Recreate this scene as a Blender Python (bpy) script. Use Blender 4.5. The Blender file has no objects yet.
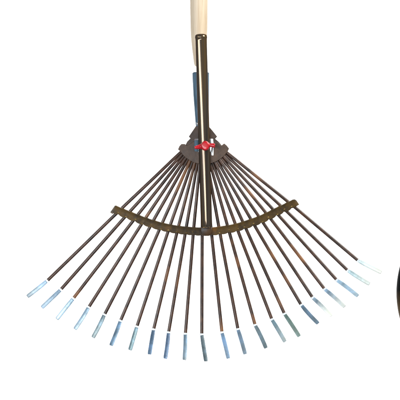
import bpy, bmesh, math, random
from mathutils import Vector, Matrix, noise

S = bpy.context.scene
COL = S.collection
random.seed(7)

# ------------------------------------------------------------------ camera
PX = 0.0016            # metres per photograph pixel in the plane of the rake
DIST = 2.2             # camera distance
HC = 1.0               # height of the picture centre
cam_d = bpy.data.cameras.new('camera')
cam = bpy.data.objects.new('camera', cam_d)
COL.objects.link(cam)
cam.location = (0, -DIST, HC)
cam.rotation_euler = (math.radians(90), 0, 0)
cam_d.sensor_width = 36
cam_d.lens = 36 * DIST / (400 * PX)
cam_d.clip_start = 0.05
cam_d.clip_end = 100
S.camera = cam

# ------------------------------------------------------------------ world and lamps
w = bpy.data.worlds.new('World')
S.world = w
w.use_nodes = True
bg = w.node_tree.nodes['Background']
bg.inputs['Color'].default_value = (0.78, 0.85, 0.94, 1)
bg.inputs['Strength'].default_value = 0.3

def lamp(name, loc, aim, sx, sy, power, col=(1, 1, 1), roll=None):
    d = bpy.data.lights.new(name, 'AREA')
    d.shape = 'RECTANGLE'
    d.size, d.size_y = sx, sy
    d.energy = power
    d.color = col
    o = bpy.data.objects.new(name, d)
    COL.objects.link(o)
    z = (Vector(loc) - Vector(aim)).normalized()
    up = Vector(roll) if roll else Vector((0, 0, 1))
    x = up.cross(z).normalized()
    y = z.cross(x)
    m = Matrix((x, y, z)).transposed().to_4x4()
    m.translation = Vector(loc)
    o.matrix_world = m
    return o

# tilted strip that draws the long highlight down the pole
a = Vector((-2.25, -0.95, HC + 0.62)); b = Vector((0.06, -2.62, HC - 0.14))
lamp('strip_light', (a + b) / 2, (0, 0, HC + .1), 0.38, (a - b).length, 36, (.97, .97, 1), roll=(a - b))
# broad soft light from above the camera
lamp('soft_light', (2.0, -1.15, HC + 1.7), (0, 0, HC), 1.2, 1.0, 92, (1, .96, .9))
# the two lamps that wash the white backdrop
lamp('backdrop_light', (0, 0.7, HC + 1.7), (0, 1.7, HC + 1.3), 2.6, 0.4, 88)
lamp('backdrop_light', (0, 0.7, HC - 1.7), (0, 1.7, HC - 1.3), 2.6, 0.4, 88)

S.view_settings.view_transform = 'Standard'
S.view_settings.look = 'None'
S.view_settings.gamma = 1
S.view_settings.exposure = 0
S.render.engine = 'CYCLES'

# ------------------------------------------------------------------ helpers
def P(px, py, d=0.0):
    """point that stands d photo-pixels in front of the rake plane"""
    k = (DIST - d * PX) / DIST
    return Vector(((px - 200) * PX * k, -d * PX, HC + (200 - py) * PX * k))

def lin(c):
    return tuple((v / 255 / 12.92 if v / 255 <= .04045 else ((v / 255 + .055) / 1.055) ** 2.4) for v in c)

def obj(name, bm, mat, parent=None, smooth=True, autosharp=None):
    bmesh.ops.recalc_face_normals(bm, faces=bm.faces)
    me = bpy.data.meshes.new(name)
    bm.to_mesh(me)
    bm.free()
    if smooth:
        for p in me.polygons:
            p.use_smooth = True
        if autosharp:
            me.set_sharp_from_angle(angle=math.radians(autosharp))
    me.materials.append(mat)
    o = bpy.data.objects.new(name, me)
    COL.objects.link(o)
    if parent:
        o.parent = parent
    return o

def catmull(pts, n=8):
    out = []
    q = [pts[0] * 2 - pts[1]] + list(pts) + [pts[-1] * 2 - pts[-2]]
    for i in range(1, len(q) - 2):
        p0, p1, p2, p3 = q[i - 1:i + 3]
        for k in range(n):
            t = k / n
            out.append(.5 * ((2 * p1) + (p2 - p0) * t + (2 * p0 - 5 * p1 + 4 * p2 - p3) * t * t + (3 * p1 - p0 - 3 * p2 + p3) * t ** 3))
    out.append(pts[-1].copy())
    return out

def sweep(bm, path, section, widths, thick, cap=True, roll=None, attr=None):
    """section = list of (u across, v towards the viewer) in -1..1"""
    rings = []
    n = len(path)
    lay = bm.verts.layers.float.get('along') or bm.verts.layers.float.new('along')
    for i, p in enumerate(path):
        t = (path[min(i + 1, n - 1)] - path[max(i - 1, 0)]).normalized()
        side = t.cross(Vector((0, -1, 0))).normalized()
        if roll:
            side = Matrix.Rotation(roll[i], 3, t) @ side
        front = side.cross(t).normalized()
        ring = []
        for (u, v) in section:
            q = bm.verts.new(p + side * u * widths[i] * .5 * PX + front * v * thick[i] * .5 * PX)
            q[lay] = i / (n - 1)
            ring.append(q)
        rings.append(ring)
    m = len(section)
    for i in range(n - 1):
        for j in range(m):
            bm.faces.new((rings[i][j], rings[i][(j + 1) % m], rings[i + 1][(j + 1) % m], rings[i + 1][j]))
    if cap:
        bm.faces.new(rings[0]); bm.faces.new(rings[-1])

def circ(n):
    return [(math.cos(2 * math.pi * i / n), math.sin(2 * math.pi * i / n)) for i in range(n)]

def lathe(bm, path, radii, seg=40):
    sweep(bm, path, circ(seg), [2 * r for r in radii], [2 * r for r in radii])

def plate(bm, outline, d0, d1, bevel=.35, dfun=None):
    """solid plate cut to an outline (photo pixels), from depth d0 to d1"""
    f = bm.faces.new([bm.verts.new(P(x, y, d0)) for x, y in outline])
    g = bmesh.ops.extrude_face_region(bm, geom=[f])
    vs = [e for e in g['geom'] if isinstance(e, bmesh.types.BMVert)]
    bmesh.ops.translate(bm, verts=vs, vec=Vector((0, -(d1 - d0) * PX, 0)))
    if bevel:
        front = [e for e in bm.edges if all(v in vs for v in e.verts)]
        bmesh.ops.bevel(bm, geom=front, offset=bevel * PX, segments=2, affect='EDGES', profile=.5)

# ------------------------------------------------------------------ materials
def nodes(name):
    m = bpy.data.materials.new(name)
    m.use_nodes = True
    nt = m.node_tree
    return m, nt, nt.nodes['Principled BSDF']

def nz(nt, scale, detail=4, vec=None, rough=.55):
    n = nt.nodes.new('ShaderNodeTexNoise')
    n.inputs['Scale'].default_value = scale
    n.inputs['Detail'].default_value = detail
    n.inputs['Roughness'].default_value = rough
    if vec: nt.links.new(vec, n.inputs['Vector'])
    return n.outputs['Fac']

def coord(nt, scale=(1, 1, 1)):
    tc = nt.nodes.new('ShaderNodeTexCoord')
    mp = nt.nodes.new('ShaderNodeMapping')
    mp.inputs['Scale'].default_value = scale
    nt.links.new(tc.outputs['Object'], mp.inputs['Vector'])
    return mp.outputs['Vector']

def ramp(nt, fac, stops):
    r = nt.nodes.new('ShaderNodeValToRGB')
    e = r.color_ramp.elements
    while len(e) < len(stops): e.new(.5)
    for k, (p, c) in zip(e, stops):
        k.position = p
        k.color = (*c[:3], 1)
    nt.links.new(fac, r.inputs['Fac'])
    return r.outputs['Color']

def mix(nt, fac, a, b, blend='MIX'):
    n = nt.nodes.new('ShaderNodeMix')
    n.data_type = 'RGBA'
    n.blend_type = blend
    for i, v in ((0, fac), (6, a), (7, b)):
        if isinstance(v, (int, float)): n.inputs[i].default_value = v
        elif isinstance(v, tuple): n.inputs[i].default_value = (*v[:3], 1)
        else: nt.links.new(v, n.inputs[i])
    return n.outputs[2]

def math_(nt, op, a, b=0.0, clamp=False):
    n = nt.nodes.new('ShaderNodeMath')
    n.operation = op
    n.use_clamp = clamp
    for i, v in enumerate((a, b)):
        if isinstance(v, (int, float)): n.inputs[i].default_value = v
        else: nt.links.new(v, n.inputs[i])
    return n.outputs[0]

def bump(nt, bs, h, strength=.2, dist=.0005):
    b = nt.nodes.new('ShaderNodeBump')
    b.inputs['Strength'].default_value = strength
    b.inputs['Distance'].default_value = dist
    nt.links.new(h, b.inputs['Height'])
    nt.links.new(b.outputs['Normal'], bs.inputs['Normal'])

def lacquer(name, dark, mid, rust, rough=.3, rust_at=.62, coat=.3):
    """brown baked varnish on spring steel, with coppery patches where it is thin"""
    m, nt, bs = nodes(name)
    v = coord(nt)
    c = ramp(nt, nz(nt, 90, 5, v), [(.34, dark), (.66, mid)])
    oi = nt.nodes.new('ShaderNodeObjectInfo')
    big = nt.nodes.new('ShaderNodeTexNoise')
    big.noise_dimensions = '4D'
    big.inputs['Scale'].default_value = 13
    big.inputs['Detail'].default_value = 3
    nt.links.new(v, big.inputs['Vector'])
    nt.links.new(math_(nt, 'MULTIPLY', oi.outputs['Random'], 37.0), big.inputs['W'])
    patch = ramp(nt, big.outputs['Fac'], [(rust_at, (0, 0, 0)), (rust_at + .09, (1, 1, 1))])
    c = mix(nt, patch, c, rust)
    c = mix(nt, 1.0, c, oi.outputs['Color'], 'MULTIPLY')
    nt.links.new(c, bs.inputs['Base Color'])
    r = math_(nt, 'ADD', math_(nt, 'MULTIPLY', nz(nt, 240, 4, v), .25), rough - .1)
    nt.links.new(r, bs.inputs['Roughness'])
    bs.inputs['Coat Weight'].default_value = coat
    bs.inputs['Coat Roughness'].default_value = .16
    bump(nt, bs, nz(nt, 420, 4, v), .25, .0004)
    return m

M_TINE = lacquer('brown_varnish', lin((40, 27, 18)), lin((84, 54, 34)), lin((140, 92, 48)), .36, .59, .16)
M_PLATE = lacquer('brown_plate_varnish', lin((60, 43, 30)), lin((92, 69, 50)), lin((114, 78, 42)), .42, .66, .1)
M_BAR = lacquer('olive_varnish', lin((50, 36, 9)), lin((92, 68, 17)), lin((150, 98, 28)), .4, .61, .05)

def pole_mat():
    m, nt, bs = nodes('dark_pole_varnish')
    v = coord(nt, (60, 60, 1.2))
    c = ramp(nt, nz(nt, 3.6, 5, v), [(.3, lin((86, 76, 70))), (.5, lin((116, 104, 90))), (.66, lin((140, 112, 74)))])
    nt.links.new(c, bs.inputs['Base Color'])
    bs.inputs['Roughness'].default_value = .13
    bs.inputs['Metallic'].default_value = .85
    bs.inputs['Specular Tint'].default_value = (.16, .12, .08, 1)
    bump(nt, bs, nz(nt, 160, 3, coord(nt, (1, 1, .2))), .06, .0003)
    return m
M_POLE = pole_mat()

def zinc_mat():
    """blue grey zinc, tinted tip by tip; the ends turn pale by wear and painted glare where the object's alpha asks for it"""
    m, nt, bs = nodes('blue_grey_zinc')
    v = coord(nt)
    oi = nt.nodes.new('ShaderNodeObjectInfo')
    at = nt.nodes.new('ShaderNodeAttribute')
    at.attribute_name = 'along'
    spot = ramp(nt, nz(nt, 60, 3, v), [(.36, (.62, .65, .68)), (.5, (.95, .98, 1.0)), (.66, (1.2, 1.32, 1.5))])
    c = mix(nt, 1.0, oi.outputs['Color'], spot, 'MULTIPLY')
    wear_glare = math_(nt, 'ADD', at.outputs['Fac'], math_(nt, 'MULTIPLY', nz(nt, 300, 3, v), .35))
    wear_glare = math_(nt, 'MULTIPLY', math_(nt, 'SUBTRACT', wear_glare, .42), 1.7, True)
    wear_glare = math_(nt, 'MULTIPLY', wear_glare, oi.outputs['Alpha'])
    c = mix(nt, wear_glare, c, lin((240, 246, 234)))
    nt.links.new(c, bs.inputs['Base Color'])
    bs.inputs['Metallic'].default_value = .3
    r = math_(nt, 'ADD', math_(nt, 'MULTIPLY', nz(nt, 350, 4, v), .3), .3)
    nt.links.new(r, bs.inputs['Roughness'])
    bump(nt, bs, nz(nt, 500, 4, v), .3, .0004)
    return m
M_ZINC = zinc_mat()

def simple(name, c0, c1, scale, rough, metal=0, stretch=(1, 1, 1), coat=0, bmp=.15):
    m, nt, bs = nodes(name)
    v = coord(nt, stretch)
    f = nz(nt, scale, 5, v)
    nt.links.new(ramp(nt, f, [(.35, c0), (.65, c1)]), bs.inputs['Base Color'])
    bs.inputs['Roughness'].default_value = rough
    bs.inputs['Metallic'].default_value = metal
    bs.inputs['Coat Weight'].default_value = coat
    bump(nt, bs, f, bmp, .0005)
    return m

M_BAND = simple('band_white', lin((206, 220, 228)), lin((236, 242, 244)), 300, .45)
M_FERRULE = simple('blue_grey_ferrule', lin((62, 90, 108)), lin((98, 128, 148)), 8, .42, .25, (40, 40, 3))
M_STEEL = simple('bright_zinc', lin((190, 200, 208)), lin((232, 238, 240)), 200, .22, .8)
M_RED = simple('red_plastic', lin((176, 2, 18)), lin((204, 8, 30)), 140, .32, 0, coat=.4, bmp=.08)
def black_mat():
    m, nt, bs = nodes('black_rubber')
    v = coord(nt)
    sp = nt.nodes.new('ShaderNodeSeparateXYZ')
    nt.links.new(v, sp.inputs[0])
    # brown reflection painted into the colour of the lower rim
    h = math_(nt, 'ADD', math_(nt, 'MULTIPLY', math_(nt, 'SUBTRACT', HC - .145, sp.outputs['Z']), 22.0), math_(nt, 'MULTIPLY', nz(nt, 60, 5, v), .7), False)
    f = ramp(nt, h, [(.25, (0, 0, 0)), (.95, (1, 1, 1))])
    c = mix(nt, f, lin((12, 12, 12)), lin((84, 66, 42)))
    nt.links.new(c, bs.inputs['Base Color'])
    bs.inputs['Roughness'].default_value = .55
    bs.inputs['Specular IOR Level'].default_value = .12
    bump(nt, bs, nz(nt, 300, 4, v), .15, .0005)
    return m
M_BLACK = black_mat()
M_WALL = simple('white_backdrop', (.88, .88, .88), (.9, .9, .9), 3, .9, 0, bmp=0)

def wood_mat():
    m, nt, bs = nodes('pale_wood')
    v = coord(nt, (95, 95, 2.4))
    g = nz(nt, 4, 6, v, .65)
    c = ramp(nt, g, [(.3, lin((192, 166, 136))), (.5, lin((222, 204, 174))), (.72, lin((234, 220, 194)))])
    c = mix(nt, .25, c, ramp(nt, nz(nt, 10, 3, coord(nt)), [(.4, lin((202, 178, 144))), (.6, lin((236, 222, 196)))]))
    nt.links.new(c, bs.inputs['Base Color'])
    bs.inputs['Roughness'].default_value = .42
    bump(nt, bs, g, .15, .0004)
    return m
M_WOOD = wood_mat()

# ------------------------------------------------------------------ the setting
bm = bmesh.new()
ys = 1.4
prof = [(ys, HC + 2.2), (ys, HC - 2.0)]
for k in range(1, 9):                                   # sweep forward into a floor
    a = math.radians(90 * k / 8)
    prof.append((ys - .5 * (1 - math.cos(a)), HC - 2.0 - .5 * math.sin(a)))
prof.append((ys - 1.0, HC - 2.5))
rows = [[bm.verts.new((x, y, z)) for (y, z) in prof] for x in (-1.35, 1.35)]
for i in range(len(prof) - 1):
    bm.faces.new((rows[0][i], rows[0][i + 1], rows[1][i + 1], rows[1][i]))
back = obj('backdrop', bm, M_WALL)
back['kind'] = 'structure'
back['label'] = 'plain bright white backdrop filling the whole background'
back['category'] = 'backdrop'

# ------------------------------------------------------------------ the rake
rake = bpy.data.objects.new('leaf_rake', None)
COL.objects.link(rake)
rake['label'] = 'brown fan shaped leaf rake with blue grey tips, red wing nut and pale wooden handle'
rake['category'] = 'rake'

# measured per tine: crossing of the cross bar, white band, end of the tip
BARX = [(119, 211), (127, 214.7), (135.3, 218), (143.4, 221.3), (151.6, 223.8), (160.7, 226.5), (169, 228.8), (177.6, 230),
        (185.7, 230.7), (193.5, 230.7), (202.2, 230.7), (211.3, 230.7), (219.5, 230.3), (228.3, 228.5), (236.5, 227),
        (244.2, 224.8), (252.8, 222.4), (261, 219.5), (268.5, 216), (275.8, 212.2), (283.4, 208.2), (291.3, 204.3)]
BAND = [(47, 281), (60.6, 289.8), (73.2, 298.6), (88.6, 307.4), (104.4, 314.8), (120.4, 321), (136.8, 326.8), (153.6, 329.6),
        (168.6, 332.6), (185.4, 334), (201.8, 334.6), (222, 332.6), (238, 329.4), (255.2, 325.2), (272, 319.6), (284.6, 314),
        (301.4, 305.2), (312.8, 297.8), (324.8, 289.2), (337, 280.2), (348, 270.6), (358.4, 260.8)]
TIP = [(27.5, 296.5), (42, 307.5), (57, 319), (75, 329), (93, 337.5), (111, 345.5), (130, 350), (149.5, 354.3),
       (165.3, 358.5), (184.4, 359.8), (206, 361.2), (228.4, 358.4), (245.2, 354), (266, 348), (285, 341.6), (299.3, 336.4),
       (318, 323.4), (331.5, 316), (344.6, 306.8), (357.8, 296), (369.4, 284), (381.2, 272.4)]
TINT = [(150, 186, 210), (140, 182, 214), (140, 180, 204), (128, 166, 190), (104, 138, 152), (96, 134, 160), (98, 134, 144),  # colour per tip, glare on the right-hand ones painted in
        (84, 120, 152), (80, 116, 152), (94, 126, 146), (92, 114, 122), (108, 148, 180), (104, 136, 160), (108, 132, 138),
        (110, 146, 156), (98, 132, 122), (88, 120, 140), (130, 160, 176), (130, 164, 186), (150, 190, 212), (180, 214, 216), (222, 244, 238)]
WEAR_GLARE = [.1, .1, .15, .1, .1, 0, 0, 0, 0, .1, 0, .1, .1, 0, .35, .1, .05, 1, .75, .15, .7, 1]  # worn pale ends, plus glare painted on the outermost right tips
SHADE = [(1, 1, 1)] * 22
HOOK = 15          # how far the bent tips come forward, photo pixels
CX, CY, RR = 203.8, 136, 25.5

TINE_SEC = [(-1, -.55), (-1, .1), (-.72, .72), (-.28, 1), (.28, 1), (.72, .72), (1, .1), (1, -.55), (.6, -.8), (-.6, -.8)]
FLAT_SEC = [(-1, -.5), (-1, .5), (-.8, 1), (.8, 1), (1, .5), (1, -.5), (.8, -1), (-.8, -1)]
tine_dirs = []
for i in range(22):
    a = math.radians(145.5 - (145.5 - 35.5) * i / 21)
    root = (CX + RR * math.cos(a), CY + RR * math.sin(a))
    inner = (CX + 15 * math.cos(a), CY + 15 * math.sin(a) + 1.0)
    lay = (.55 if i % 2 else -.55)
    bx, by = BARX[i]
    nx, ny = BAND[i]
    tx, ty = TIP[i]
    wob = random.uniform(-.25, .25)
    p = [P(*inner, lay), P(*root, lay), P(root[0] * .5 + bx * .5, root[1] * .5 + by * .5, lay * .5 + 1.0),
         P(bx, by, 0), P(bx * .66 + nx * .34, by * .66 + ny * .34, -1.2 + wob), P(bx * .3 + nx * .7, by * .3 + ny * .7, -1.0),
         P(nx, ny, 1.2)]
    path = catmull(p, 7)
    n = len(path)
    wd = [2.9 + .4 * min(1, (k / n) * 2.4) for k in range(n)]
    th = [1.0 + .7 * min(1, (k / n) * 2.4) for k in range(n)]
    bm = bmesh.new()
    sweep(bm, path, TINE_SEC, wd, th)
    tine = obj('tine', bm, M_TINE, rake, autosharp=50)
    g = random.uniform(.82, 1.12)
    warm = 1.0 - .2 * max(0, (i - 8) / 13)
    tine.color = (g, g * (.99 + .03 * (1 - warm)), g * (1.0 + .25 * (1 - warm)), 1)
    # white band: a pale sleeve round the bend
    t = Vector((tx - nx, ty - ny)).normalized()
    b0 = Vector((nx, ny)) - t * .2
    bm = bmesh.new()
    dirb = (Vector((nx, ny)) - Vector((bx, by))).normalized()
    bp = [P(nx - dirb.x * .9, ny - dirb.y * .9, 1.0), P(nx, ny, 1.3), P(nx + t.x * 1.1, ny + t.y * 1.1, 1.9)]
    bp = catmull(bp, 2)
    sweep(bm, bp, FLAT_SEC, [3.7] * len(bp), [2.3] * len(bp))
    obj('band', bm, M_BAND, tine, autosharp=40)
    # bent flat tip
    L = (Vector((tx, ty)) - Vector((nx, ny))).length
    dt = Vector((tx - nx, ty - ny))
    bend = Vector((dt.y, -dt.x)).normalized() * random.uniform(-.4, .4)
    hk = HOOK + random.uniform(-2, 2)
    tp = [P(nx + t.x * .9, ny + t.y * .9, 1.8), P(nx + dt.x * .3 + bend.x, ny + dt.y * .3 + bend.y, 2 + hk * .24),
          P(nx + dt.x * .65 + bend.x, ny + dt.y * .65 + bend.y, 2 + hk * .62), P(tx, ty, 2 + hk)]
    tp = catmull(tp, 6)
    n = len(tp)
    wd = [3.5 + .5 * min(1, k / 5) for k in range(n)]
    wd[-1] = 3.4
    rl = [math.radians(random.uniform(-14, 14))] * n
    bm = bmesh.new()
    sweep(bm, tp, FLAT_SEC, wd, [1.0] * n, roll=rl)
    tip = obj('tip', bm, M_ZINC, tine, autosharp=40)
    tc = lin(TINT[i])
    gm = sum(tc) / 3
    kk = .8 if i < 4 else (.98 if i < 20 else 1.12)  # last two tips coloured brighter for their glare
    tip.color = (*[kk * (v * .74 + gm * .26) for v in tc], WEAR_GLARE[i])

# cross bar: a folded strip with a lip along the top and a lobe between every two tines
top_ctrl = [(115.6, 205.6), (121, 208), (135.6, 213.8), (147, 218.2), (163, 223), (178.8, 226), (195, 227.5), (206, 227.8), (213, 227.5),
            (222.5, 226.3), (235, 224), (245, 221), (258, 216.5), (267, 212.4), (275, 208.4), (284.5, 203.9), (293.8, 199.4)]
def interp(tab, x):
    for (x0, y0), (x1, y1) in zip(tab, tab[1:]):
        if x <= x1:
            return y0 + (y1 - y0) * (x - x0) / (x1 - x0)
    return tab[-1][1]
tl = catmull([Vector((x, y, 0)) for x, y in top_ctrl], 12)
tabs = [(p.x, p.y) for p in tl]
cols = 420
bm = bmesh.new()
rows = []
for c in range(cols + 1):
    u = c / cols
    k = u * (len(tl) - 1)
    i0 = min(int(k), len(tl) - 2)
    q = tl[i0].lerp(tl[i0 + 1], k - i0)
    tn = (tl[i0 + 1] - tl[i0]).normalized()
    down = Vector((-tn.y, tn.x, 0))
    # lobe phase from the tine crossings
    x = q.x - .2 * down.x * 8
    idx = 0
    xs = [b[0] for b in BARX]
    mx = q.x + down.x * 6
    if mx <= xs[0]: ph = (mx - xs[0]) / (xs[1] - xs[0])
    elif mx >= xs[-1]: ph = 21 + (mx - xs[-1]) / (xs[-1] - xs[-2])
    else:
        for j in range(21):
            if xs[j] <= mx <= xs[j + 1]:
                ph = j + (mx - xs[j]) / (xs[j + 1] - xs[j])
                break
    lobe = abs(math.sin(math.pi * ph)) ** .6
    hgt = 6.7 + 1.35 * lobe
    fr = ph - round(ph)
    rip = .3 * math.exp(-(fr / .14) ** 2)
    edge = min(1, min(u, 1 - u) * 40)
    hgt *= .86 + .14 * edge
    sec = [(-.45, -2.2), (-.5, 2.5), (-.32, 2.95), (0, 3.6), (.3, 3.65), (.6, 3.5), (hgt * .5, 3.0 + rip * .5), (hgt - .25, 2.45 + rip), (hgt, 2.25 + rip)]
    back_ = [(hgt, 1.7 + rip), (hgt * .5, 2.2 + rip * .5), (.6, 2.7), (.3, 2.4), (.3, -2.2)]
    rows.append([bm.verts.new(P(q.x + down.x * s_, q.y + down.y * s_, d)) for s_, d in sec + back_])
m = len(rows[0])
for i in range(cols):
    for j in range(m):
        bm.faces.new((rows[i][j], rows[i][(j + 1) % m], rows[i + 1][(j + 1) % m], rows[i + 1][j]))
bm.faces.new(rows[0]); bm.faces.new(rows[-1])
bar = obj('cross_bar', bm, M_BAR, rake, autosharp=28)
# small brassy bumps added to stand for the gold glints at the tines
M_GLINT = simple('glint_brass', lin((74, 54, 20)), lin((170, 142, 78)), 260, .42, .5)
for i, (x, y) in enumerate(BARX):
    if i in (10, 11):
        continue
    q = min(tl, key=lambda p: (p.x - x) ** 2 + (p.y - y) ** 2)
    j = max(1, min(len(tl) - 2, tl.index(q)))
    tn = (tl[j + 1] - tl[j - 1]).normalized()
    c = Vector((x, y)) + Vector((-tn.y, tn.x)) * (1.9 + .9 * math.sin(i * 2.7)) + tn.to_2d() * .8 * math.sin(i * 4.1)
    bm = bmesh.new()
    cp = [P(c.x - tn.x * 1.0, c.y - tn.y * 1.0, 2.2), P(c.x - tn.x * .7, c.y - tn.y * .7, 2.75), P(c.x, c.y, 3.0), P(c.x + tn.x * .7, c.y + tn.y * .7, 2.75), P(c.x + tn.x * 1.0, c.y + tn.y * 1.0, 2.2)]
    sweep(bm, cp, circ(12), [.5, 1.0, 1.15, 1.0, .5], [.4, .8, .9, .8, .4])
    obj('glint_bump', bm, M_GLINT, bar)
# folded end tabs
for pts_ in ([(115.0, 205.4), (117.6, 206.9), (115.6, 212.8), (112.2, 213.9), (110.2, 212.3)],
             [(294.2, 198.9), (296.4, 200.4), (299.2, 204.6), (296.5, 206.2), (293.6, 206.8)]):
    bm = bmesh.new()
    plate(bm, pts_, 1.2, 2.2, .25)
    e = obj('end_tab', bm, M_BAR, bar, smooth=False)

# socket where the pole meets the bar
bm = bmesh.new()
plate(bm, [(201.2, 226.6), (211.9, 226.4), (212.2, 231), (211.4, 235.0), (208.5, 235.9), (204.5, 235.9), (201.6, 235.1), (200.8, 231)], 2.9, 5.4, .6)
so = obj('pole_socket', bm, M_BAR, rake, autosharp=60)
so.color = (.7, .55, .45, 1)

# hub plates
bm = bmesh.new()
plate(bm, [(195.8, 126.2), (208.6, 126.2), (212.0, 130.0), (217.2, 136.6), (215.2, 138.8), (219.0, 142.0), (223.0, 147.0), (221, 152), (187, 152),
           (184.8, 146.5), (187.2, 141.6), (190.4, 138.4), (188.8, 136.6)], 1.2, 2.1)
obj('back_plate', bm, M_PLATE, rake, smooth=False).color = (.72, .68, .66, 1)
out = [(178.0, 149.4), (179.4, 146.2), (181.4, 144.0), (184.8, 144.0), (187.0, 146.0), (189.6, 144.4), (193, 141.6), (215, 141.2), (218.6, 142.6),
       (221.4, 145.6), (224.2, 143.4), (226.6, 145.4), (229.0, 148.4), (228.2, 150.6)]
arc = []
for k in range(25):
    a = math.radians(32.5 + (148 - 32.5) * k / 24)
    arc.append((203.9 + 28.2 * math.cos(a), 136.1 + 28.2 * math.sin(a)))
bm = bmesh.new()
plate(bm, out + arc, 2.3, 3.3)
obj('hub_plate', bm, M_PLATE, rake, smooth=False)

# pole
PR = 5.65
PD = 9.4
top, bot = Vector((201.0, 34.6)), Vector((206.6, 227.2))
def along(y):
    k = (y - top.y) / (bot.y - top.y)
    return P(top.x + (bot.x - top.x) * k, y, PD)
yy = [38.6 + (224.6 - 38.6) * k / 40 for k in range(41)]
path = [along(y) for y in yy] + [along(226.4), along(227.3), along(227.7)]
bm = bmesh.new()
lathe(bm, path, [PR] * 41 + [PR * .96, PR * .8, PR * .5], 56)
pole = obj('pole', bm, M_POLE, rake, autosharp=60)
bm = bmesh.new()
ys_ = [34.2, 34.5, 35.3, 37.3, 38.2, 38.5, 40.2]
lathe(bm, [along(y) for y in ys_], [3.2, 4.7, 5.75, 6.0, 6.0, 5.75, 5.7], 56)
obj('pole_cap', bm, M_POLE, pole, autosharp=60)

# wooden handle, tapering to the ferrule behind the pole
hd = PD - PR - 9.2
hp, hr = [], []
for (x, y, r) in [(198.2, -190, 9.3), (198.6, -80, 9.2), (198.9, -10, 9.05), (199.0, 20, 8.7), (199.1, 36, 8.25), (199.5, 48, 7.5), (199.9, 56, 6.9), (200.1, 61, 6.5),
                  (200.3, 64.6, 5.9), (200.5, 66.3, 4.2), (200.6, 73, 4.1), (200.8, 84, 4.1)]:
    hp.append(P(x, y, hd)); hr.append(r)
HPx = catmull(hp, 5)
HRr = [v.x for v in catmull([Vector((r, 0, 0)) for r in hr], 5)]
bm = bmesh.new()
lathe(bm, HPx, HRr, 48)
obj('wooden_handle', bm, M_WOOD, rake, autosharp=60)
# ferrule
bm = bmesh.new()
fp = [(200.7, 73.2, 4.4), (200.7, 72.6, 7.9), (200.7, 73.0, 8.5), (200.9, 80, 8.4), (201.2, 95, 7.9), (201.7, 110, 7.2), (202.1, 122, 6.7), (202.4, 128, 6.2), (202.6, 131, 5.6)]
sweep(bm, [P(x, y, hd + max(0, (y - 100) * .04)) for x, y, r in fp], circ(44), [2 * r for *_, r in fp], [2 * r * (1 if y < 110 else .75) for x, y, r in fp])
fer = obj('ferrule', bm, M_FERRULE, rake, autosharp=50)
bm = bmesh.new()
q = [P(197.3, 122.2, 2.5), P(197.6, 125.2, 2.5)]
sweep(bm, q, circ(12), [2.0, 2.0], [1.6, 1.6])
obj('rivet', bm, M_STEEL, fer)

# clamp bracket behind the wing nut: a folded zinc strip with two ears
bm = bmesh.new()
plate(bm, [(198.0, 139.6), (210.4, 139.0), (210.6, 151.6), (198.2, 151.9)], 3.5, 4.2, 0)
obr = obj('clamp_bracket', bm, M_STEEL, rake, smooth=False)
def ear(pts_, tone):
    bm = bmesh.new()
    f = bm.faces.new([bm.verts.new(P(*p)) for p in pts_])
    g = bmesh.ops.extrude_face_region(bm, geom=[f])
    vs = [e for e in g['geom'] if isinstance(e, bmesh.types.BMVert)]
    bmesh.ops.translate(bm, verts=vs, vec=Vector((0, .9 * PX, 0)))
    bmesh.ops.bevel(bm, geom=bm.edges[:], offset=.2 * PX, segments=2, affect='EDGES')
    return obj('bracket_ear', bm, tone, obr, smooth=False)
ear([(194.2, 140.6, 5.5), (198.4, 139.2, 5.0), (198.6, 151.8, 5.0), (194.4, 151.2, 5.5)], M_FERRULE)
ear([(194.6, 138.9, 6.6), (198.4, 138.6, 6.2), (198.4, 140.0, 6.0), (194.4, 140.4, 6.2)], M_STEEL)
ear([(209.6, 138.6, 5.2), (213.0, 138.9, 5.8), (213.6, 145.5, 5.8), (213.4, 155.4, 5.8), (211.2, 155.2, 5.4), (210.8, 150.5, 5.2), (209.6, 149.4, 5.2)], M_STEEL)
# bolt that the wing nut turns on
bm = bmesh.new()
C0 = Vector((205.1, 145.8))
sweep(bm, [P(C0.x, C0.y, 3.0), P(C0.x, C0.y, 14)], circ(16), [4, 4], [4, 4])
obj('bolt', bm, M_STEEL, rake)

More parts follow.
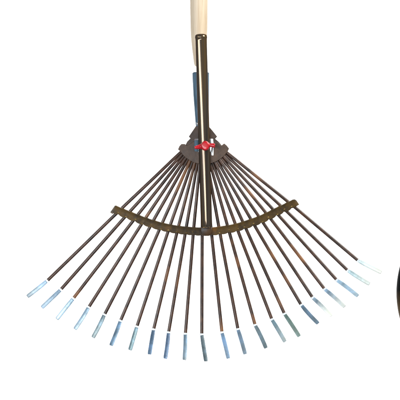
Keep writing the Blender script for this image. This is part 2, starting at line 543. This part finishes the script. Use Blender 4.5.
# red wing nut: domed hub and two wings, melted into one body
bm = bmesh.new()
D0 = PD + PR + .3
def vlathe(bm, cx, cy, prof, n=36):
    rings = []
    for d, r in prof:
        rings.append([bm.verts.new(P(cx + r * math.cos(2 * math.pi * k / n), cy + r * 1.12 * math.sin(2 * math.pi * k / n), d)) for k in range(n)])
    for A, B in zip(rings, rings[1:]):
        for k in range(n):
            bm.faces.new((A[k], A[(k + 1) % n], B[(k + 1) % n], B[k]))
    bm.faces.new(rings[0]); bm.faces.new(rings[-1])
vlathe(bm, C0.x + .2, C0.y, [(D0 - 1, 3.6), (D0 - .6, 4.4), (D0 + 1.2, 4.5), (D0 + 3.4, 4.35), (D0 + 4.9, 3.9), (D0 + 5.4, 3.2), (D0 + 5.5, 1.2)])
for pts_, ws in (([(203.5, 145.8, D0 + 1.6), (200.4, 146.6, D0 + 2.0), (197.6, 147.2, D0 + 2.8), (195.4, 147.6, D0 + 3.2), (194.5, 147.8, D0 + 3.3)], [6.4, 5.0, 4.0, 3.2, 2.4]),
                 ([(206.8, 145.4, D0 + 1.6), (209.6, 145.0, D0 + 2.0), (212.0, 145.3, D0 + 2.8), (214.2, 145.6, D0 + 3.2), (215.1, 145.7, D0 + 3.3)], [6.0, 3.7, 4.0, 4.6, 3.0])):
    pp = catmull([P(*q) for q in pts_], 4)
    ww = [v.x for v in catmull([Vector((v, 0, 0)) for v in ws], 4)]
    sweep(bm, pp, circ(20), ww, [min(2.6, v * .6) for v in ww])
nut = obj('wing_nut', bm, M_RED, rake)
rm = nut.modifiers.new('melt', 'REMESH')
rm.mode = 'VOXEL'; rm.voxel_size = .00055; rm.use_smooth_shade = True
sm = nut.modifiers.new('soft', 'SMOOTH')
sm.factor = .5; sm.iterations = 3

# ------------------------------------------------------------------ the dark round thing cut off by the right edge
bm = bmesh.new()
c0 = Vector((497.4, 292.6)); R0 = 101
prof = []
for k in range(13):
    a = math.radians(-90 + 180 * k / 12)
    prof.append((R0 - 7 + 7 * math.cos(a), 8 * math.sin(a)))
rings = []
for r, d in [(60, -8)] + prof + [(84, 8), (80, 5), (60, 5)]:
    rings.append([bm.verts.new(P(c0.x, c0.y, 0) + Vector((r * PX * math.cos(2 * math.pi * k / 160), -d * PX, r * PX * math.sin(2 * math.pi * k / 160)))) for k in range(160)])
for A, B in zip(rings, rings[1:]):
    for k in range(160):
        bm.faces.new((A[k], A[(k + 1) % 160], B[(k + 1) % 160], B[k]))
bm.faces.new(rings[0]); bm.faces.new(rings[-1])
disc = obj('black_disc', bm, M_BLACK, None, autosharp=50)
disc['label'] = 'black rounded disc of which only the curved left edge shows at the right border'
disc['category'] = 'disc'
